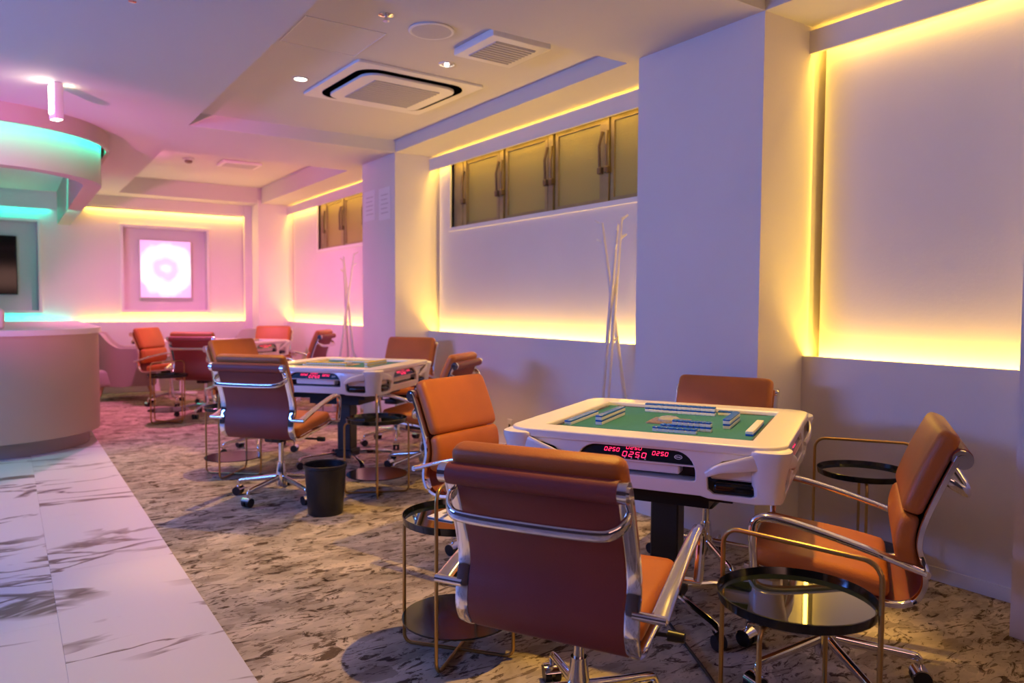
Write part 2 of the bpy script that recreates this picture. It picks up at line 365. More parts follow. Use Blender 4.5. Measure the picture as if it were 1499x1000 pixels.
# ------------------------------------------------------------------ ceiling with three coffers
CX = 1.255
mb = MB()
mb.box(-3.1, CX, -2.6, 11.6, ZL, 2.95)
mb.box(XC, 3.70, -2.6, 11.6, ZL, 2.95)
mb.box(CX, XC, 2.37, 3.34, ZL, 2.95); mb.box(CX, XC, 6.52, 7.70, ZL, 2.95); mb.box(CX, XC, 10.99, 11.6, ZL, 2.95)
mb.box(CX, XC, -2.6, -.6, ZL, 2.95)
mb.box(CX, XC, -.6, 2.37, ZC2, 2.95); mb.box(CX, XC, 3.34, 6.52, ZC2, 2.95); mb.box(CX, XC, 7.70, 10.99, ZC3, 2.95)
struct(mb.build('ceiling', ceilm, smooth=0), 'pale ceiling with sunken rectangular coffers between the beams', 'ceiling')

# ------------------------------------------------------------------ windows high in the right wall
def window(name, y0, y1, z0, z1, sashes, lab):
    e = empty(name, (XP+.05, (y0+y1)/2, z0)); struct(e, lab, 'window'); ym = (y0+y1)/2
    def P(mb, n, m, par=e):
        mb.v = [(v[0]-(XP+.05), v[1]-ym, v[2]-z0) for v in mb.v]; return mb.build(n, m, par, 0)
    w = .035
    P(MB().box(XP-.018, XP+.07, y0-w, y1+w, z0-w, z0).box(XP-.018, XP+.07, y0-w, y1+w, z1, z1+w).box(XP-.018, XP+.07, y0-w, y0, z0, z1).box(XP-.018, XP+.07, y1, y1+w, z0, z1), 'window_casing', trimm)
    P(MB().box(XP+.085, XP+.10, y0, y1, z0, z1), 'window_backing', alu)
    for (a, b) in sashes:
        s = MB(); f = .035
        s.box(XP+.04, XP+.07, a, b, z0, z0+f).box(XP+.04, XP+.07, a, b, z1-f, z1).box(XP+.04, XP+.07, a, a+f, z0+f, z1-f).box(XP+.04, XP+.07, b-f, b, z0+f, z1-f)
        so = P(s, 'sash_frame', alu)
        P(MB().box(XP+.055, XP+.062, a+f, b-f, z0+f, z1-f), 'pane', glassm, so)
    P(MB().box(XP+.025, XP+.08, sashes[-1][1]+.03, y1, z0, z1), 'jamb', alu)
    for i in range(len(sashes)+1):
        yy = sashes[0][0] if i == 0 else (sashes[-1][1] if i == len(sashes) else (sashes[i-1][1]+sashes[i][0])/2)
        P(MB().box(XP+.03, XP+.08, yy-.03, yy+.03, z0, z1), 'mullion', alu)
        for dy in ((-.028, .028) if 0 < i < len(sashes) else (.0,)):
            h = MB().sweep([(XP+.02, yy+dy, z1-.10), (XP+.0, yy+dy*1.4, z1-.20), (XP+.005, yy+dy*1.3, z1-.36)], .011, .009)
            h.bbox(XP-.008, XP+.03, yy+dy*1.3-.02, yy+dy*1.3+.02, z1-.40, z1-.35, .006, 1)
            P(h, 'stay_handle', handlem)
window('window_1', *WIN2, [(3.45, 4.02), (4.10, 4.66), (4.76, 5.36), (5.46, 6.03)], 'band of four frosted panes with bronze frames high above the coat rack')
window('window_2', *WIN3, [(7.64, 8.28), (8.36, 9.02), (9.10, 9.68)], 'far band of frosted panes half hidden by the notice pillar')

# ------------------------------------------------------------------ bar counter and canopy
def bar_outline(cx, cy, a, b, y_end, x_left, n=26, ex=2.0):
    """right side, rounded front corner, straight front towards the left"""
    pts = [(cx+a, y_end)]
    for k in range(n+1):
        th = (pi/2)*k/n; c, s_ = cos(th), sin(th)
        pts.append((cx+a*c**(2/ex), cy-b*s_**(2/ex)))
    pts.append((x_left, cy-b)); pts.append((x_left, y_end)); return pts
def prism(mb, outl, z0, z1, mi=0):
    n = len(outl); vs = [(x, y, z0) for x, y in outl]+[(x, y, z1) for x, y in outl]
    fs = [(i, (i+1) % n, n+(i+1) % n, n+i) for i in range(n)]+[tuple(range(n-1, -1, -1)), tuple(range(n, 2*n))]
    return mb.add(vs, fs, mi)
ce = empty('bar_counter', (0, 8.2, 0)); tag(ce, 'curved beige bar counter standing on the marble floor', 'counter')
def CB(mb, n, m, par=ce, sm=30):
    mb.v = [(v[0], v[1]-8.2, v[2]) for v in mb.v]; return mb.build(n, m, par, sm)
CB(prism(MB(), bar_outline(-.2, 7.66, .885, .80, 10.3, -2.9), .13, .965), 'front_panel', counterm)
CB(prism(MB(), bar_outline(-.2, 7.68, .80, .70, 10.2, -2.9), .003, .13), 'toe_kick', mat('toe_kick_panel', (.42, .34, .30), .6))
CB(prism(MB(), bar_outline(-.2, 7.66, .905, .82, 10.32, -2.9), .965, 1.01), 'countertop', mat('countertop_laminate', (.74, .68, .64), .35))
fasciam = mat('canopy_fascia', (.50, .42, .36), .6, bump=(60, .08))
cn = empty('bar_canopy', (0, 8.2, ZL)); struct(cn, 'curved two-tier canopy with teal light hanging over the bar', 'canopy')
def CN(mb, n, m, sm=30):
    mb.v = [(v[0], v[1]-8.2, v[2]-ZL) for v in mb.v]; return mb.build(n, m, cn, sm)
def ring_band(cx, cy, a, b, w, z0, z1, y_end=YB, xl=-2.98):
    o = bar_outline(cx, cy, a, b, y_end, xl)[:-1]; i = bar_outline(cx, cy, a-w, b-w, y_end, xl)[:-1]
    n = len(o); vs = [(x, y, z) for z in (z0, z1) for pl in (o, i) for x, y in pl]; fs = []
    for k in range(n-1):
        fs += [(k, k+1, 2*n+k+1, 2*n+k), (n+k, 3*n+k, 3*n+k+1, n+k+1), (k, n+k, n+k+1, k+1), (2*n+k, 2*n+k+1, 3*n+k+1, 3*n+k)]
    fs += [(0, 2*n, 3*n, n), (n-1, 2*n-1, 4*n-1, 3*n-1)]
    return MB().add(vs, fs)
CN(ring_band(-.2, 7.46, .98, .97, .03, 2.525, ZL), 'upper_fascia', fasciam)
CN(ring_band(-.2, 7.52, .92, .88, .14, 2.235, ZL), 'lower_fascia', fasciam)
CN(ring_band(-.2, 7.46, .955, .945, .05, 2.60, ZL), 'cove_board', fasciam)
area('led_canopy_inner_side', (0.55, 9.3, 2.50), 3.4, .03, (R(180), R(60), R(90)), TEAL, 10)
area('led_canopy_inner_front', (-1.6, 6.82, 2.50), 2.8, .03, (R(120), 0, R(180)), TEAL, 7)
# teal LED cove that follows the front curve: short strips on the underside of the upper fascia's cove board
pts = bar_outline(-.2, 7.46, .938, .928, 9.0, -2.9, n=12)[1:14]
pts = [(-2.9, 7.46-.928), (-1.5, 7.46-.928), (-.9, 7.46-.928)] + pts[::-1]
for p, q in zip(pts[:-1], pts[1:]):
    mx_, my_ = (p[0]+q[0])/2, (p[1]+q[1])/2; Ls = sqrt((p[0]-q[0])**2+(p[1]-q[1])**2); ang = math.atan2(q[1]-p[1], q[0]-p[0])
    area('led_canopy_front', (mx_, my_, 2.585), Ls, .02, (0, 0, ang), TEAL, 6.0*Ls)

# ------------------------------------------------------------------ ceiling fittings
def at(e, name, mats, mb, sm=30, parent=None):
    return mb.build(name, mats, parent or e, sm)
e = empty('ceiling_air_conditioner', (2.33, 4.99, ZC2), R(2)); tag(e, 'large square white ceiling air conditioner with black air slot', 'air conditioner')
me = curve_mesh([rrect(-.475, .475, -.475, .475, .02)], .006, .003); o = link('outer_panel', me, trimm, e); o.location.z = -.009
me = curve_mesh([rrect(-.405, .405, -.405, .405, .14), rrect(-.352, .352, -.352, .352, .11)], .003); o = link('air_slot', me, mat('slot_black', (.002, .002, .002), 1.0, spec=0.0), e); o.location.z = -.020
me = curve_mesh([rrect(-.350, .350, -.350, .350, .11)], .008, .005); o = link('center_panel', me, trimm, e); o.location.z = -.026
g = MB().box(-.25, .25, -.25, .25, -.042, -.036).build('intake_grille', grillem, e, 0)
for k in range(12): MB().box(-.25, .25, -.24+k*.0436-.008, -.24+k*.0436+.008, -.046, -.042).build('slat', grillem, g, 0)
e = empty('ceiling_speaker', (2.02, 3.80, ZC2)); tag(e, 'round flush ceiling speaker with grey mesh cover', 'speaker')
MB().lathe([(.125, 0), (.130, -.008), (.122, -.012), (.112, -.010)]).build('bezel', trimm, e); MB().lathe([(.113, -.006), (.112, -.011), (.06, -.014), (.0005, -.015)]).build('mesh_cover', speakerm, e)
e = empty('exhaust_grille', (2.48, 3.78, ZC2), R(1)); tag(e, 'square white exhaust vent cover near the ceiling speaker', 'vent')
MB().bbox(-.205, .205, -.215, .215, -.045, 0, .008, 2).build('cover_frame', trimm, e); g = MB().box(-.14, .14, -.15, .15, -.049, -.045).build('filter_grille', grillem, e, 0)
for k in range(9): MB().box(-.14, .14, -.135+k*.034-.005, -.135+k*.034+.005, -.053, -.049).build('slat', grillem, g, 0)
def downlight(x, y, z, lab, on, parts=True, zoff=0):
    e = empty('recessed_downlight', (x, y, z)); tag(e, lab, 'downlight', None)
    MB().lathe([(.052, 0), (.052, -.006), (.046, -.008), (.040, -.004)], caps=False).build('trim_ring', trimm, e)
    if on: MB().lathe([(.040, -.003), (.038, -.006), (.0005, -.0065)]).build('lens', lampw, e)
    else:
        MB().lathe([(.041, -.004), (.03, -.0025), (.0005, -.002)]).build('reflector', chrome, e)
        MB().lathe([(.014, -.003), (.014, -.012), (.0005, -.016)]).build('bulb', lampw, e)
downlight(1.71, 5.12, ZC2, 'small lit round downlight left of the air conditioner', True)
downlight(1.39, 9.05, ZC3, 'small lit downlight at the left of the far coffer', True)
downlight(2.38, 4.27, ZC2, 'small chrome downlight between air conditioner and vent', False)
e = empty('sprinkler_head', (1.715, 3.74, ZC2)); tag(e, 'small chrome sprinkler head left of the ceiling speaker', 'sprinkler')
MB().lathe([(.04, 0), (.04, -.004), (.02, -.010), (.0005, -.011)]).build('flange', chrome, e); MB().lathe([(.008, -.008), (.008, -.03), (.018, -.032), (.018, -.035), (.0005, -.036)]).build('nozzle', chrome, e)
e = empty('sprinkler_head', (0.52, 3.92, ZL)); tag(e, 'small chrome sprinkler head at the top edge over the marble', 'sprinkler')
MB().lathe([(.04, 0), (.04, -.004), (.02, -.010), (.0005, -.011)]).build('flange', chrome, e); MB().lathe([(.008, -.008), (.008, -.03), (.018, -.032), (.018, -.035), (.0005, -.036)]).build('nozzle', chrome, e)
e = empty('access_panel', (1.60, 4.23, ZC2)); tag(e, 'thin square access hatch flush in the near coffer', 'hatch')
me = curve_mesh([rrect(-.235, .235, -.235, .235, .002), rrect(-.229, .229, -.229, .229, .002)], .002); o = link('rim', me, trimm, e, 0); o.location.z = -.002
MB().box(-.229, .229, -.229, .229, -.002, 0).build('panel', ceilm, e, 0)
e = empty('smoke_detector', (1.77, 9.22, ZC3)); tag(e, 'small dome smoke detector on the far pink ceiling', 'smoke detector')
MB().lathe([(.06, 0), (.06, -.012), (.045, -.025)]).build('base', trimm, e); MB().lathe([(.042, -.02), (.040, -.045), (.022, -.055), (.0005, -.056)]).build('sensor_dome', mat('detector_brown', (.25, .17, .12), .5), e)
e = empty('ceiling_vent', (2.33, 9.2, ZC3)); tag(e, 'small rectangular vent cover on the far pink ceiling', 'vent')
MB().bbox(-.22, .22, -.17, .17, -.03, 0, .008, 2).build('cover_frame', trimm, e); g = MB().box(-.18, .18, -.13, .13, -.033, -.03).build('filter_grille', grillem, e, 0)
e = empty('ceiling_wall_washer', (0.305, 5.78, ZL), R(20)); tag(e, 'white box spotlight hanging from ceiling before the canopy', 'spotlight')
MB().bbox(-.028, .028, -.045, .045, -.235, -.0, .006, 2).build('housing', trimm, e); MB().box(-.034, -.028, -.03, .03, -.20, -.02).box(-.022, .022, -.035, .035, -.238, -.235).build('light_slot', lampw, e, 0)
for dx in (-.07, .07):
    l = bpy.data.lights.new('washer_lamp', 'POINT'); l.color = (1, .92, .62); l.energy = .35; l.shadow_soft_size = .015
    lo = bpy.data.objects.new('washer_lamp', l); COL.objects.link(lo); lo.location = (.305+dx, 5.78+dx*.3, ZL-.03)
e = empty('pink_fill_stand', (-1.6, 3.4, .002)); tag(e, 'added thin stand and head for the unseen pink fill light', 'lamp')  # added stand that carries the pink fill, out of view
MB().lathe([(.14, 0), (.14, .015), (.02, .02)]).build('base', blackm, e); MB().cyl((0, 0, .02), (0, 0, .92), .012).build('pole', blackm, e)
hd = Vector((3.65, 5.75, 1.43)).normalized(); MB().cyl(Vector((0, 0, .95))-hd*.08, Vector((0, 0, .97))+hd*.02, .05, .06).build('head', blackm, e)
e = empty('blue_fill_housing', (-2.97, 4.2, 1.7)); tag(e, 'added housing for the unseen blue fill light on the left wall', 'lamp'); MB().bbox(-.02, .03, -1.3, 1.3, -.25, .25, .01, 1).build('housing', trimm, e)  # added housing behind the blue fill, out of view

# ------------------------------------------------------------------ back wall pictures
e = empty('light_picture', (1.885, YBP+.14, 1.70)); tag(e, 'glowing square picture of a white ring on pink', 'picture')
MB().bbox(-.335, .335, -.09, 0, -.405, .405, .006, 1).build('light_box', trimm, e)
p = MB().box(-.325, .325, -.004, 0, -.395, .395).build('lit_face', artm, e, 0); p.location = (0, -.092, 0)
e = empty('wall_television', (-.23, YBP+.14, 1.70)); tag(e, 'black wall television in the framed recess behind the bar', 'television')
MB().bbox(-.365, .365, -.06, 0, -.375, .375, .006, 1).build('casing', blackp, e); MB().box(-.355, .355, -.063, -.06, -.365, .365).build('screen', screenm, e, 0)
for k, (ya, yb_, za, zb, lab) in enumerate(((6.99, 7.265, 2.07, 2.37, 'left paper notice on the far pillar'), (6.64, 6.895, 2.05, 2.36, 'right paper notice on the far pillar'))):
    e = empty('paper_notice', (XC, (ya+yb_)/2, (za+zb)/2)); tag(e, lab, 'notice', 'notices on the pillar')
    w, h = (yb_-ya)/2, (zb-za)/2
    MB().box(-.003, 0, -w, w, -h, h).build('sheet', paperm, e, 0)
    ink = mat('pale_ink', (.55, .5, .52), .7)
    t = MB()
    for q in range(5): t.box(-.0036, -.003, -w*.7+.02*(q % 2), w*.6, h*(.55-.28*q)-.004, h*(.55-.28*q)+.004)
    t.build('print', ink, e, 0)
# dispenser on the counter
e = empty('cream_dispenser', (-0.10, 7.35, 1.01)); tag(e, 'cream rounded box standing on the bar counter', 'box')
MB().bbox(-.09, .09, -.07, .07, 0, .165, .03, 4).build('body', mat('cream_plastic', (.85, .76, .55), .4), e); MB().bbox(-.05, .05, -.073, -.068, .02, .045, .004, 1).build('slot', trimm, e)

# ------------------------------------------------------------------ chair
RAIL = [(.235, .428), (.12, .408), (-.06, .388), (-.17, .374), (-.232, .388), (-.262, .435), (-.262, .495), (-.248, .56), (-.262, .635), (-.300, .735), (-.338, .825)]
def chair_proto(lift, name='conference_chair'):
    e = empty(name)
    path = [(p.x, p.y+lift) for p in [Vector((a, b)) for a, b in []]] or None
    sm = smoothpts([(x, 0, z+lift) for x, z in RAIL], 8)
    cum = [0]
    for i in range(1, len(sm)): cum.append(cum[-1]+(sm[i]-sm[i-1]).length)
    def ev(s):
        s = max(0, min(cum[-1], s)); i = 0
        while i < len(cum)-2 and cum[i+1] < s: i += 1
        t = (s-cum[i])/max(1e-6, cum[i+1]-cum[i]); p = sm[i].lerp(sm[i+1], t)
        a = sm[min(i+2, len(sm)-1)]-sm[max(i-1, 0)]; a.normalize(); return p, Vector((a.z, 0, -a.x)), a
    def s_at_z(z):
        for i in range(len(sm)-1, 0, -1):
            if sm[i-1].z <= z+lift <= sm[i].z: return cum[i-1]+(z+lift-sm[i-1].z)/(sm[i].z-sm[i-1].z)*(cum[i]-cum[i-1])
    def pad(name, s0, s1, off, w, t, r, m, ext=0.0, nst=14, crown=0.0):
        mb = MB(); rings = []; Lp = s1-s0
        for k in range(nst+1):
            u = .5-.5*cos(pi*k/nst); s = s0+Lp*u; d = min(s-s0, s1-s)
            ins = 0 if d >= r else r-sqrt(max(0, r*r-(r-d)**2))
            p, n, tg = ev(s)
            if s > cum[-1]: p = p+tg*(s-cum[-1])
            base = p+n*(off+ins*.6); tt = t-ins*1.2+crown*sin(pi*u); hw = w-ins
            ring = []
            cr = min(r, tt*.45)
            for (cy, cz, a0) in ((hw-cr, tt-cr, 0), (-hw+cr, tt-cr, 90), (-hw+cr, cr, 180), (hw-cr, cr, 270)):
                for q in range(4): a = R(a0+30*q); ring.append(base+Vector((0, cy+cr*cos(a), 0))+n*(cz+cr*sin(a)))
            rings.append(ring)
        return mb.loft(rings).build(name, m, e, 40)
    sZ = s_at_z
    send = cum[-1]
    pad('seat', .005, .415, .006, .232, .062, .026, leather, crown=.006)
    up_ = pad('backrest', sZ(.632), send+.050, .008, .232, .060, .024, leather, crown=.004)
    pad('lower_back_cushion', sZ(.478), sZ(.630), .008, .232, .056, .022, leather, crown=.004)
    pad('back_panel', .36, send, -.008, .216, .012, .005, leather_edge, nst=26)
    for sgn in (1, -1):
        MB().sweep([(p.x, sgn*.236, p.z) for p in sm], .0065, .018, upv=(0.3, 0, 1), n=12, ex=4).build('side_rail', chrome, e, 45) if False else None
        rings = []
        for i, p in enumerate(sm):
            _, n, tg = ev(cum[i]); hw = .012 if i < 34 else .018
            rings.append([p+Vector((0, sgn*.234, 0))+Vector((0, dy, 0))+n*dn for dy, dn in ((-hw, -.006), (-hw*.8, -.008), (hw*.8, -.008), (hw, -.006), (hw, .006), (hw*.8, .008), (-hw*.8, .008), (-hw, .006))])
        MB().loft(rings).build('side_rail', chrome, e, 50)
    pt, nn, tt = ev(send)
    bz = MB(); c = pt-nn*.012+tt*(-.004)
    bz.cyl(c+Vector((0, -.225, 0)), c+Vector((0, .225, 0)), .0285, n=24); bo = bz.build('top_bolster', leather_edge, e, 40)
    for sgn in (1, -1):
        b = MB().cyl(c+Vector((0, sgn*.225, 0)), c+Vector((0, sgn*.248, 0)), .0265, n=24); b.cyl(c+Vector((0, sgn*.248, 0)), c+Vector((0, sgn*.252, 0)), .015, n=16)
        b.build('end_disc', chrome, bo, 40)
    pr, _, _ = ev(sZ(.745)); x0, z0 = pr.x, pr.z
    cb = smoothpts([(x0-.004, .238, z0+.012), (x0-.028, .236, z0-.004), (x0-.055, .215, z0-.022), (x0-.068, .17, z0-.030), (x0-.072, 0, z0-.032), (x0-.068, -.17, z0-.030), (x0-.055, -.215, z0-.022), (x0-.028, -.236, z0-.004), (x0-.004, -.238, z0+.012)], 5)
    MB().sweep(cb, .0145, .008, n=12, ex=3).build('back_stretcher', chrome, e, 45)
    for sgn in (1, -1):
        ap = smoothpts([(-.262, sgn*.300, .500+lift), (-.225, sgn*.300, .511+lift), (-.14, sgn*.300, .538+lift), (-.02, sgn*.300, .571+lift), (.10, sgn*.300, .598+lift), (.165, sgn*.300, .604+lift), (.196, sgn*.300, .592+lift), (.205, sgn*.300, .560+lift), (.203, sgn*.298, .51+lift), (.20, sgn*.294, .44+lift)], 6)
        n_ = len(ap); wid = [.024-.010*min(1, i/(n_*.62)) for i in range(n_)]
        thk = [.008+.005*min(1, i/(n_*.62)) for i in range(n_)]
        rings = []
        for i, p in enumerate(ap):
            tg = (ap[min(i+1, n_-1)]-ap[max(i-1, 0)]).normalized(); yv = Vector((0, 1, 0)); nv = tg.cross(yv).normalized()
            rings.append([p+yv*wid[i]*math.copysign(abs(cos(2*pi*(k+.5)/12))**.7, cos(2*pi*(k+.5)/12))+nv*thk[i]*math.copysign(abs(sin(2*pi*(k+.5)/12))**.7, sin(2*pi*(k+.5)/12)) for k in range(12)])
        arm = MB().loft(rings).build('armrest', chrome, e, 45)
        MB().cyl((-.262, sgn*.235, .500+lift), (-.262, sgn*.318, .500+lift), .0115, n=14).build('arm_bracket', chrome, arm, 40); MB().cyl((.20, sgn*.235, .436+lift), (.20, sgn*.303, .436+lift), .0105, n=14).build('arm_bracket', chrome, arm, 40)
    MB().bbox(-.10, .12, -.06, .06, .325+lift, .372+lift, .012, 2).build('tilt_mechanism', blackp, e)
    MB().sweep([(.10, -.22, .395+lift), (.10, .22, .395+lift)], .012, .016).sweep([(-.12, -.22, .372+lift), (-.12, .22, .372+lift)], .010, .014).sweep([(-.08, 0, .35+lift), (-.12, 0, .37+lift)], .02).sweep([(.08, 0, .35+lift), (.10, 0, .39+lift)], .02).build('seat_crossbar', blackp, e)
    MB().sweep([(0, -.05, .35+lift), (.0, -.20, .345+lift), (.01, -.26, .345+lift)], .006).cyl((.01, -.255, .345+lift), (.012, -.30, .345+lift), .016, .014, 14).build('height_lever', blackp, e)
    MB().lathe([(.034, .072), (.036, .10), (.030, .17), (.0235, .215), (.0235, .222), (.016, .222), (.016, .335+lift)]).build('gas_column', chrome, e)
    leg0 = None
    for k in range(5):
        a = 2*pi*k/5+R(18)
        if leg0 is None:
            sw = smoothpts([(.02, 0, .128), (.14, 0, .112), (.255, 0, .098), (.283, 0, .090), (.290, 0, .070)], 4)
            leg0 = MB().sweep(sw, [.019-.010*i/(len(sw)-1) for i in range(len(sw))], [.013-.003*i/(len(sw)-1) for i in range(len(sw))], upv=(.2, 0, 1), n=12).build('base_leg', chrome, e, 45)
            cm = MB().cyl((.292, -.026, .0285), (.292, -.006, .0285), .0285, n=20).cyl((.292, .006, .0285), (.292, .026, .0285), .0285, n=20).cyl((.290, 0, .03), (.290, 0, .072), .007, n=10, mi=1)
            hood = [[Vector((.292+.0315*cos(t), y_, .0285+.0315*sin(t))) for t in [R(20+140*q/10) for q in range(11)]]+[Vector((.292+.027*cos(t), y_, .0285+.027*sin(t))) for t in [R(160-140*q/10) for q in range(11)]] for y_ in (-.028, .028)]
            cm.loft(hood, True, 1); cast = cm.build('caster', [blackp, chrome], leg0, 40)
            leg0.rotation_euler.z = a
        else:
            l = leg0.copy(); COL.objects.link(l); l.rotation_euler.z = a; c2 = cast.copy(); COL.objects.link(c2); c2.parent = l
    return e
chA = chair_proto(-0.015); chB = chair_proto(0.035)
used = {}
def chair(x, y, deg, lab, lifted=False, base=0, group=None):
    p = chB if lifted else chA
    if p not in used: used[p] = 1; o = p
    else: o = copy_tree(p)
    o.location = (x, y, 0); o.rotation_euler = (0, 0, R(deg)); tag(o, lab, 'chair', group)
    for c in o.children:
        if c.name.startswith('base_leg'): c.rotation_euler.z += R(base)
    return o
G1, G2, G3 = 'chairs around the nearest table', 'chairs around the middle table', 'chairs around the far table'
chair(1.340, 1.625, 30, 'brown leather and chrome chair with its back to us, nearest of all', base=20, group=G1)
chair(1.90, 2.88, -70, 'cognac leather chair left of the near table, cushioned front lit orange', base=0, group=G1)
chair(2.69, 2.34, 206, 'brown leather chair behind the near table, only its backrest top showing', group=G1)
chair(2.235, 1.425, 121, 'brown leather chair seen side-on at the right of the near table', base=10, group=G1)
chair(1.43, 4.72, 41, 'brown leather chair with its back to us beside the black wastebasket', True, base=8, group=G2)
chair(1.72, 6.26, -62, 'orange-lit chair on the far left side of the middle table', True, group=G2)
chair(2.83, 5.98, 218, 'brown chair beyond the middle table facing us beside the pillar', True, group=G2)
chair(2.53, 4.89, 128, 'brown chair right of the middle table seen from behind near the wall', base=30, group=G2)
chair(1.79, 8.60, 55, 'brown chair with its back to us at the far table', True, base=12, group=G3)
chair(1.64, 9.78, -42, 'red-lit chair on the left of the far table facing right', True, group=G3)
chair(2.80, 9.85, 235, 'brown chair behind the far table by the corner pillar', True, group=G3)
chair(2.80, 8.55, 140, 'brown chair right of the far table seen partly from behind', True, group=G3)

# ------------------------------------------------------------------ game table
H2 = .485
SEG = {'0': 'abcdef', '2': 'abged', '5': 'afgcd'}
def digits(mb, txt, y0, z0, w, h, x, sp, sl=.18):
    t = h*.13
    for i, ch in enumerate(txt):
        oy = y0+i*sp
        def q(a0, a1, b0, b1):
            P = [(a0, b0), (a1, b0), (a1, b1), (a0, b1)]
            mb.quad(*[(x(oy+a+sl*b, z0+b)) for a, b in P])
        for s_ in SEG[ch]:
            if s_ == 'a': q(t, w-t, h-t, h)
            if s_ == 'g': q(t, w-t, h/2-t/2, h/2+t/2)
            if s_ == 'd': q(t, w-t, 0, t)
            if s_ == 'f': q(0, t, h/2+t/3, h-t/2)
            if s_ == 'e': q(0, t, t/2, h/2-t/3)
            if s_ == 'b': q(w-t, w, h/2+t/3, h-t/2)
            if s_ == 'c': q(w-t, w, t/2, h/2-t/3)
    return mb
def table_proto():
    e = empty('mahjong_table')
    me = curve_mesh([rrect(-H2+.004, H2-.004, -H2+.004, H2-.004, .085, 8), rrect(-.377, .377, -.377, .377, .006)], .009, .007, 3); o = link('top_frame', me, tablew, e, 40); o.location.z = .768
    MB().box(-.382, .382, -.382, .382, .752, .766).build('playing_mat', feltm, e, 0)
    MB().box(-.40, .40, -.40, .40, .600, .752).build('inner_case', darkin, e, 0)
    MB().box(-.30, .30, -.30, .30, .545, .600).box(-.20, .20, -.20, .20, .49, .545).build('under_case', blackm, e, 0)
    cent = MB().bbox(-.075, .075, -.075, .075, .762, .772, .004, 2).build('dice_plate', mat('dice_plate_bronze', (.42, .30, .16), .3, .6, noise=(60, .5)), e)
    MB().lathe([(.045, .772), (.043, .780), (.030, .788), (.0005, .790)]).build('dice_dome', mat('dice_dome_clear', (.8, .85, .9), .05, trans=.6), cent)
    for k in range(4):
        a = k*pi/2
        # panel drawn in (s, z), placed on the -x side
        hc = rrect(-.212, .212, .648, .750, [.075, .075, .010, .010], 8)
        def wing(sg):
            p = [(.245, .628), (.243, .668), (.258, .700), (.292, .728), (.34, .740), (.405, .742), (.405, .622), (.385, .612), (.265, .612)]
            return [(sg*x, z) for x, z in (p if sg < 0 else p[::-1])]
        outl = [(-.455, .765), (.455, .765), (.455, .604), (.40, .598), (.25, .602), (.225, .608), (-.225, .608), (-.25, .602), (-.40, .598), (-.455, .604)]
        me = curve_mesh([outl, hc, wing(1), wing(-1)], .006, .004, 2)
        for v in me.vertices: s_, z, d = v.co.x, v.co.y, v.co.z; v.co = (-(H2-.022)-d-(.010*math.sin(max(0, min(1, (z-.578)/.19))*pi)), s_, z)
        sd = link('side_panel', me, tablew, e, 45); sd.rotation_euler.z = a
        fx = lambda s_, z: (-(H2-.028)-(z-.70)*-.35-.002, s_, z)
        dp = MB().add([(-.472, -.205, .703), (-.472, .205, .703), (-.455, .205, .752), (-.455, -.205, .752), (-.44, -.205, .703), (-.44, .205, .703), (-.44, .205, .752), (-.44, -.205, .752)], [(0, 1, 2, 3), (0, 4, 5, 1), (3, 2, 6, 7), (4, 7, 6, 5), (0, 3, 7, 4), (1, 5, 6, 2)]).build('score_display', glossb, e, 0); dp.rotation_euler.z = a
        fx = lambda s_, z: (-.4725+(z-.703)*.347-.0006, -s_, z)
        dg = MB(); digits(dg, '0250', -.112, .724, .0105, .0130, fx, .0145); digits(dg, '0250', -.034, .7350, .0105, .0105, fx, .0145)
        digits(dg, '0250', -.046, .7105, .0155, .0175, fx, .0225); digits(dg, '0250', .058, .723, .0105, .0130, fx, .0145)
        dgo = dg.build('score_digits', red_led, dp, 0)
        lg = MB()
        for q in range(5): lg.quad(fx(-.062+q*.024, .7055), fx(-.057+q*.024, .7055), fx(-.057+q*.024, .709), fx(-.062+q*.024, .709))
        n = 16
        for q in range(n):
            t0, t1 = 2*pi*q/n, 2*pi*(q+1)/n
            lg.quad(*[fx(.148+.014*r*cos(t), .724+.0075*r*sin(t)) for t, r in ((t0, .75), (t1, .75), (t1, 1), (t0, 1))])
        lg.quad(fx(.140, .7225), fx(.156, .7225), fx(.156, .7255), fx(.140, .7255))
        lg.build('panel_print', white_ink, dp, 0)
        sh = MB().box(-.484, -.44, -.212, .212, .699, .703).build('display_shelf', tablew, e, 0); sh.rotation_euler.z = a
        dr = MB().bbox(-.458, -.40, -.150, .150, .664, .698, .004, 1).build('point_stick_drawer', tablew, e); dr.rotation_euler.z = a
        lp = MB().box(-.470, -.40, -.212, .212, .644, .650).build('drawer_ledge', tablew, e, 0); lp.rotation_euler.z = a
        for sg in (1, -1):
            tr = MB().bbox(-.472, -.41, min(sg*.262, sg*.398), max(sg*.262, sg*.398), .616, .654, .014, 3).build('cup_pocket', glossb, e); tr.rotation_euler.z = a
            bk = MB().bbox(-.455, -.40, min(sg*.25, sg*.41), max(sg*.25, sg*.41), .66, .70, .006, 1).build('pocket_wall', tablew, e); bk.rotation_euler.z = a
            wp = smoothpts([(-.462, sg*.440, .738), (-.486, sg*.40, .732), (-.499, sg*.345, .720), (-.500, sg*.29, .706), (-.488, sg*.245, .680)], 5)
            wg = MB().sweep(wp, [.032-.022*i/(len(wp)-1) for i in range(len(wp))], .006, upv=(0, 0, 1), n=12, ex=3).build('wing_fin', tablew, e, 45); wg.rotation_euler.z = a
        rings = []
        for z, r, off in ((.598, .036, 0), (.602, .046, 0), (.64, .050, 0), (.69, .054, .002), (.73, .062, .004), (.757, .068, .005), (.768, .066, .005), (.773, .058, .003)):
            c = .432+off
            rings.append([(-c+r*math.copysign(abs(cos(t))**.75, cos(t)), -c+r*math.copysign(abs(sin(t))**.75, sin(t)), z) for t in [2*pi*q/24 for q in range(24)]])
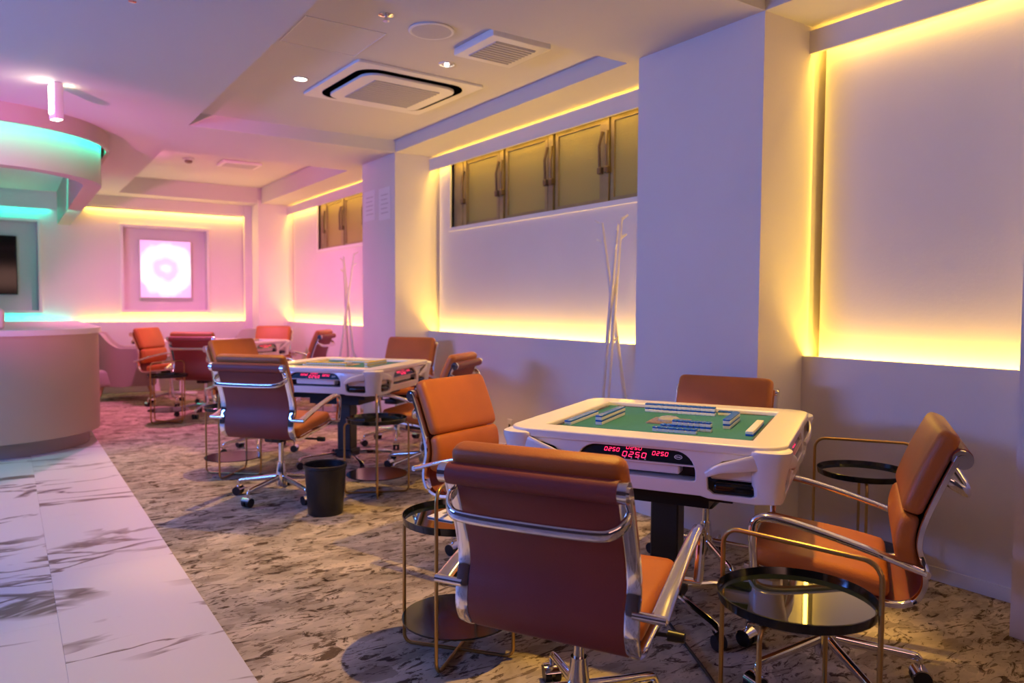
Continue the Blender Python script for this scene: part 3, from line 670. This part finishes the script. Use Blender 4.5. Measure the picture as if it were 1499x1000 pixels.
        po = MB().loft(rings).build('corner_post', tablew, e, 50); po.rotation_euler.z = a
        sl = MB().box(-.376, -.354, -.33, .33, .766, .7672).build('tile_slot', blackp, e, 0); sl.rotation_euler.z = a
    MB().bbox(-.055, .055, -.055, .055, .06, .50, .006, 1).build('pedestal', blackp, e)
    MB().bbox(-.075, .075, -.075, .075, .07, .13, .01, 1).build('pedestal_foot', blackp, e)
    for k in range(4):
        f = MB().sweep([(.05, 0, .095), (.34, 0, .075), (.36, 0, .06)], .016, .018, n=8, ex=3).cyl((.36, -.018, .027), (.36, .018, .027), .027, n=16, mi=1).build('foot', [chrome, blackp], e, 40); f.rotation_euler.z = R(45+90*k)
    return e
tabA = table_proto()
T1, T2, T3 = (2.175, 2.09, 30), (2.135, 5.38, 40), (2.22, 9.22, 40)
tabs = [tabA, copy_tree(tabA), copy_tree(tabA)]
for t, (x, y, a), lab in zip(tabs, (T1, T2, T3), ('white automatic mahjong table with green felt in the right foreground', 'white mahjong table with yellow tiles in the middle of the room', 'far white mahjong table half hidden behind chairs')):
    t.location = (x, y, 0); t.rotation_euler = (0, 0, R(a)); tag(t, lab, 'table', 'mahjong tables')

# ------------------------------------------------------------------ tiles
tw, tl, th = .0205, .0275, .0185
def tile_mesh(back, faceup=False):
    mb = MB(); h = th*.36
    if faceup: mb.bbox(-tl/2, tl/2, -tw/2, tw/2, h, th, .002, 1, 0); mb.bbox(-tl/2, tl/2, -tw/2, tw/2, 0, h, .0015, 1, 1)
    else: mb.bbox(-tl/2, tl/2, -tw/2, tw/2, 0, th-h, .0015, 1, 0); mb.bbox(-tl/2, tl/2, -tw/2, tw/2, th-h, th, .002, 1, 1)
    o = mb.build('mahjong_tile', [tilew, back], None, 40); me = o.data; bpy.data.objects.remove(o); return me
TM = {('b', 0): tile_mesh(tileb), ('b', 1): tile_mesh(tileb, True), ('y', 0): tile_mesh(tiley)}
def row(T, kind, u0, v0, u1, v1, layers, lab, grp, faceup=0):
    """tiles from (u0,v0) to (u1,v1) in the table's own axes, long side across the row"""
    x, y, a = T; ca, sa = cos(R(a)), sin(R(a)); L = sqrt((u1-u0)**2+(v1-v0)**2); n = max(1, round(L/tw)); ang = math.atan2(v1-v0, u1-u0)
    for l in range(layers):
        for i in range(n):
            t = (i+.5)/n; u = u0+(u1-u0)*t; v = v0+(v1-v0)*t
            o = bpy.data.objects.new('mahjong_tile', TM[(kind, faceup)]); COL.objects.link(o)
            o.location = (x+u*ca-v*sa, y+u*sa+v*ca, .7662+l*th); o.rotation_euler = (0, 0, R(a)+ang+pi/2+R(random.uniform(-1, 1)))
            tag(o, lab, 'tile', grp)
row(T1, 'b', -.26, .330, .06, .330, 1, 'blue-backed tile in the single row along the left felt edge', 'left single row')
row(T1, 'b', -.20, .225, .10, .225, 2, 'blue-backed tile in the two-high row second from the left', 'left double row')
row(T1, 'b', .25, .165, .25, -.135, 2, 'blue-backed tile in the long two-high row before the far chair', 'far double row')
row(T1, 'b', .29, -.14, .29, -.22, 1, 'blue-backed tile ending the long far row on its right', 'far row end')
row(T1, 'b', -.165, -.01, -.165, -.20, 1, 'blue-backed tile in the bottom layer of the row before the dice plate', 'front row bottom')
row(T1, 'b', -.235, .00, -.235, -.16, 1, 'blue-backed tile flat in the row nearest the score display', 'row at the display')
row(T1, 'b', -.07, -.235, .16, -.235, 2, 'blue-backed tile in the two-high row on the right of the felt', 'right double row')
row(T1, 'b', -.19, -.335, .10, -.335, 1, 'white tile lying face up along the right felt edge', 'right face-up row', 1)
for i in range(7):                                                    # second layer of the front row
    x, y, a = T1; ca, sa = cos(R(a)), sin(R(a)); u, v = -.165, -.065-i*tw*1.0
    o = bpy.data.objects.new('mahjong_tile', TM[('b', 0)]); COL.objects.link(o); o.location = (x+u*ca-v*sa, y+u*sa+v*ca, .7662+th); o.rotation_euler = (0, 0, R(a)); tag(o, 'blue-backed tile stacked on top of the row before the dice plate', 'tile', 'front row top')
row(T2, 'y', -.235, .20, -.235, -.12, 2, 'yellow-backed tile in the near left row of the middle table', 'middle table near row')
row(T2, 'y', -.16, -.24, .16, -.24, 2, 'yellow-backed tile in the right row of the middle table', 'middle table right row')
row(T2, 'y', -.16, .27, .18, .27, 1, 'yellow-backed tile in the left row of the middle table', 'middle table left row')
row(T2, 'y', .25, .15, .25, -.16, 1, 'yellow-backed tile in the far row of the middle table', 'middle table far row')
row(T3, 'y', -.10, -.25, .16, -.25, 2, 'yellow-backed tile in the right row of the far table', 'far table right row')

# ------------------------------------------------------------------ side tables
def rloop(w, z1, r=.03, z0=.008, n=5):
    return [(x, 0, z) for x, z in rrect(-w, w, z0, z1, r, n)]
def side_proto():
    e = empty('tray_side_table'); zt = .47
    MB().sweep(rloop(.205, .625, .045), .0065, upv=(0, 1, 0), n=8, closed=True).build('handle_frame', brass, e, 50)
    o = MB().sweep([(y, x, z) for x, y, z in rloop(.205, zt-.006, .03)], .0065, upv=(1, 0, 0), n=8, closed=True).build('cross_frame', brass, e, 50)
    t = MB().lathe([(.188, zt), (.192, zt+.002), (.196, zt+.026), (.193, zt+.027), (.187, zt+.008), (.10, zt+.006), (.0005, zt+.006)], 40).build('tray', glossb, e, 40)
    MB().lathe([(.184, zt+.0075), (.183, zt+.0095), (.0005, zt+.0095)], 40).build('tray_glass', trayglass, t, 40)
    MB().lathe([(.196, .125), (.197, .128), (.196, .131), (.0005, .131)], 40).build('lower_shelf', glossb, e, 40)
    return e
sp = side_proto()
for k, (x, y, a, lab) in enumerate(((1.655, 1.14, -78, 'black round tray side table with gold frame, nearest at lower right'), (3.19, 1.87, -55, 'gold framed tray table against the right wall behind the side-on chair'),
        (1.30, 2.25, 40, 'gold framed tray table carrying a white card left of the nearest chair'), (1.97, 4.46, 67, 'gold framed tray table in front of the middle table'),
        (1.33, 5.52, 50, 'gold framed tray table left of the middle table behind the chair'), (1.36, 8.30, 30, 'gold framed tray table at the left of the far table'),
        (2.80, 7.45, 10, 'pink-lit tray table wire behind the middle table'))):
    o = sp if k == 0 else copy_tree(sp)
    o.location = (x, y, 0); o.rotation_euler = (0, 0, R(a)); tag(o, lab, 'side table', 'tray side tables')
e = empty('menu_card', (1.30, 2.29, .4797), R(25)); tag(e, 'white card lying on the tray left of the nearest chair', 'card')
MB().bbox(-.075, .075, -.055, .055, 0, .006, .002, 1).build('card', paperm, e); MB().box(-.05, .02, -.006, .006, .006, .0064).box(-.02, .05, .02, .03, .006, .0064).build('print', mat('grey_ink', (.2, .2, .2), .6), e, 0)

# ------------------------------------------------------------------ wastebasket, cable, coat racks
e = empty('wastebasket', (1.53, 4.20, 0)); tag(e, 'black round wastebasket on the carpet by the middle table', 'wastebasket')
MB().lathe([(.098, 0), (.100, .004), (.120, .285), (.116, .285), (.096, .010), (.0005, .010)], 36, caps=True).build('bin', blackp, e); MB().lathe([(.119, .27), (.126, .275), (.126, .292), (.119, .294), (.115, .288)], 36, caps=False).build('rim', blackp, e)
cp = smoothpts([(1.45, 1.78, .012), (1.52, 1.62, .008), (1.62, 1.50, .008), (1.70, 1.40, .008), (1.85, 1.55, .008), (2.08, 1.98, .010)], 6)
e = MB().sweep(cp, .006, n=8).build('power_cable', blackp, None, 50); tag(e, 'black power cable on the carpet under the nearest chair', 'cable')
rackm = mat('rack_white', (.80, .76, .74), .5)
def coat_rack(x, y, a, lab):
    e = empty('coat_rack', (x, y, 0), a); tag(e, lab, 'coat rack')
    for k in range(3):
        t = 2*pi*k/3; c, s_ = cos(t), sin(t)
        off = Vector((-s_, c, 0))*.018
        b = Vector((c*.175, s_*.175, 0))+off; tp = Vector((-c*.075, -s_*.075, 1.80-.04*k))+off
        pole = MB().sweep([b, b.lerp(tp, .5), tp], [.014, .014, .011], n=10).build('pole', rackm, e, 50)
        for q in (.55, .92, .99):
            p = b.lerp(tp, q); MB().sweep([p, p+Vector((-c*.05+off.x*1.2, -s_*.05+off.y*1.2, .035))], [.008, .006], n=8).build('peg', rackm, pole, 50)
    return e
coat_rack(3.245, 3.63, R(200), 'white tripod coat rack leaning poles beside the broad pillar')
coat_rack(3.20, 8.05, R(170), 'white coat rack mostly hidden behind the notice pillar')
e = empty('wall_socket', (XW, 5.09, .22)); tag(e, 'small white wall socket low beneath the middle niche', 'socket'); MB().bbox(-.008, 0, -.035, .035, -.06, .06, .003, 1).build('plate', trimm, e); MB().box(-.010, -.008, -.012, .012, -.02, .02).build('outlet', blackp, e, 0)

# ------------------------------------------------------------------ lounge seats by the back wall
def tub_chair(x, y, a, lab):
    e = empty('tub_armchair', (x, y, 0), a); tag(e, lab, 'armchair', 'armchairs by the back wall')
    # shell: U-shaped in plan, open to +x; top edge high at the back, sloping to the arms
    n = 24; ro, ri, rb, rbi = [], [], [], []
    for k in range(n+1):
        th = R(75)+R(210)*k/n; c, s_ = cos(th), sin(th)
        back = max(0, -c); zt = .66+.20*min(1, back*1.6)**2
        ext = .30 if c > .0 else 0
        px, py = (.40*c if c < 0 else .34+0*c), .42*s_
        if c >= 0: px = .34*c/cos(R(75))*1.0
        ro.append((px*1.06, py*1.04, zt)); ri.append((px*.90+.01, py*.86, zt-.005)); rb.append((px*.86, py*.86, .19)); rbi.append((px*.74+.01, py*.72, .36))
    vs = rb+ro+ri+rbi; m = n+1; fs = []
    for k in range(n):
        for lv in range(3): fs.append((lv*m+k, lv*m+k+1, (lv+1)*m+k+1, (lv+1)*m+k))
    fs += [(0, m, 2*m, 3*m), (n, 3*m+n, 2*m+n, m+n)]
    vs += []
    MB().add(vs, fs).build('shell', tubfab, e, 60)
    MB().bbox(-.30, .36, -.33, .33, .19, .40, .04, 3).build('seat_cushion', tubfab, e)
    for sx in (-.26, .28):
        for sy in (-.28, .28): MB().cyl((sx*.95, sy*.95, .20), (sx*1.15, sy*1.15, 0), .018, .011, 12).build('leg', woodleg, e)
    return e
tub_chair(1.24, 10.62, R(-8), 'grey-pink tub armchair beside the bar counter by the back wall')
tub_chair(2.64, 10.78, R(188), 'pink-lit tub armchair in the far corner behind the far table')
e = empty('cafe_table', (1.95, 10.85, 0)); tag(e, 'small white pedestal table between the two tub armchairs', 'table')
MB().bbox(-.28, .28, -.28, .28, .70, .73, .008, 2).build('tabletop', trimm, e); MB().cyl((0, 0, .02), (0, 0, .70), .025).build('stem', trimm, e); MB().lathe([(.20, 0), (.20, .012), (.04, .025)]).build('base', trimm, e)
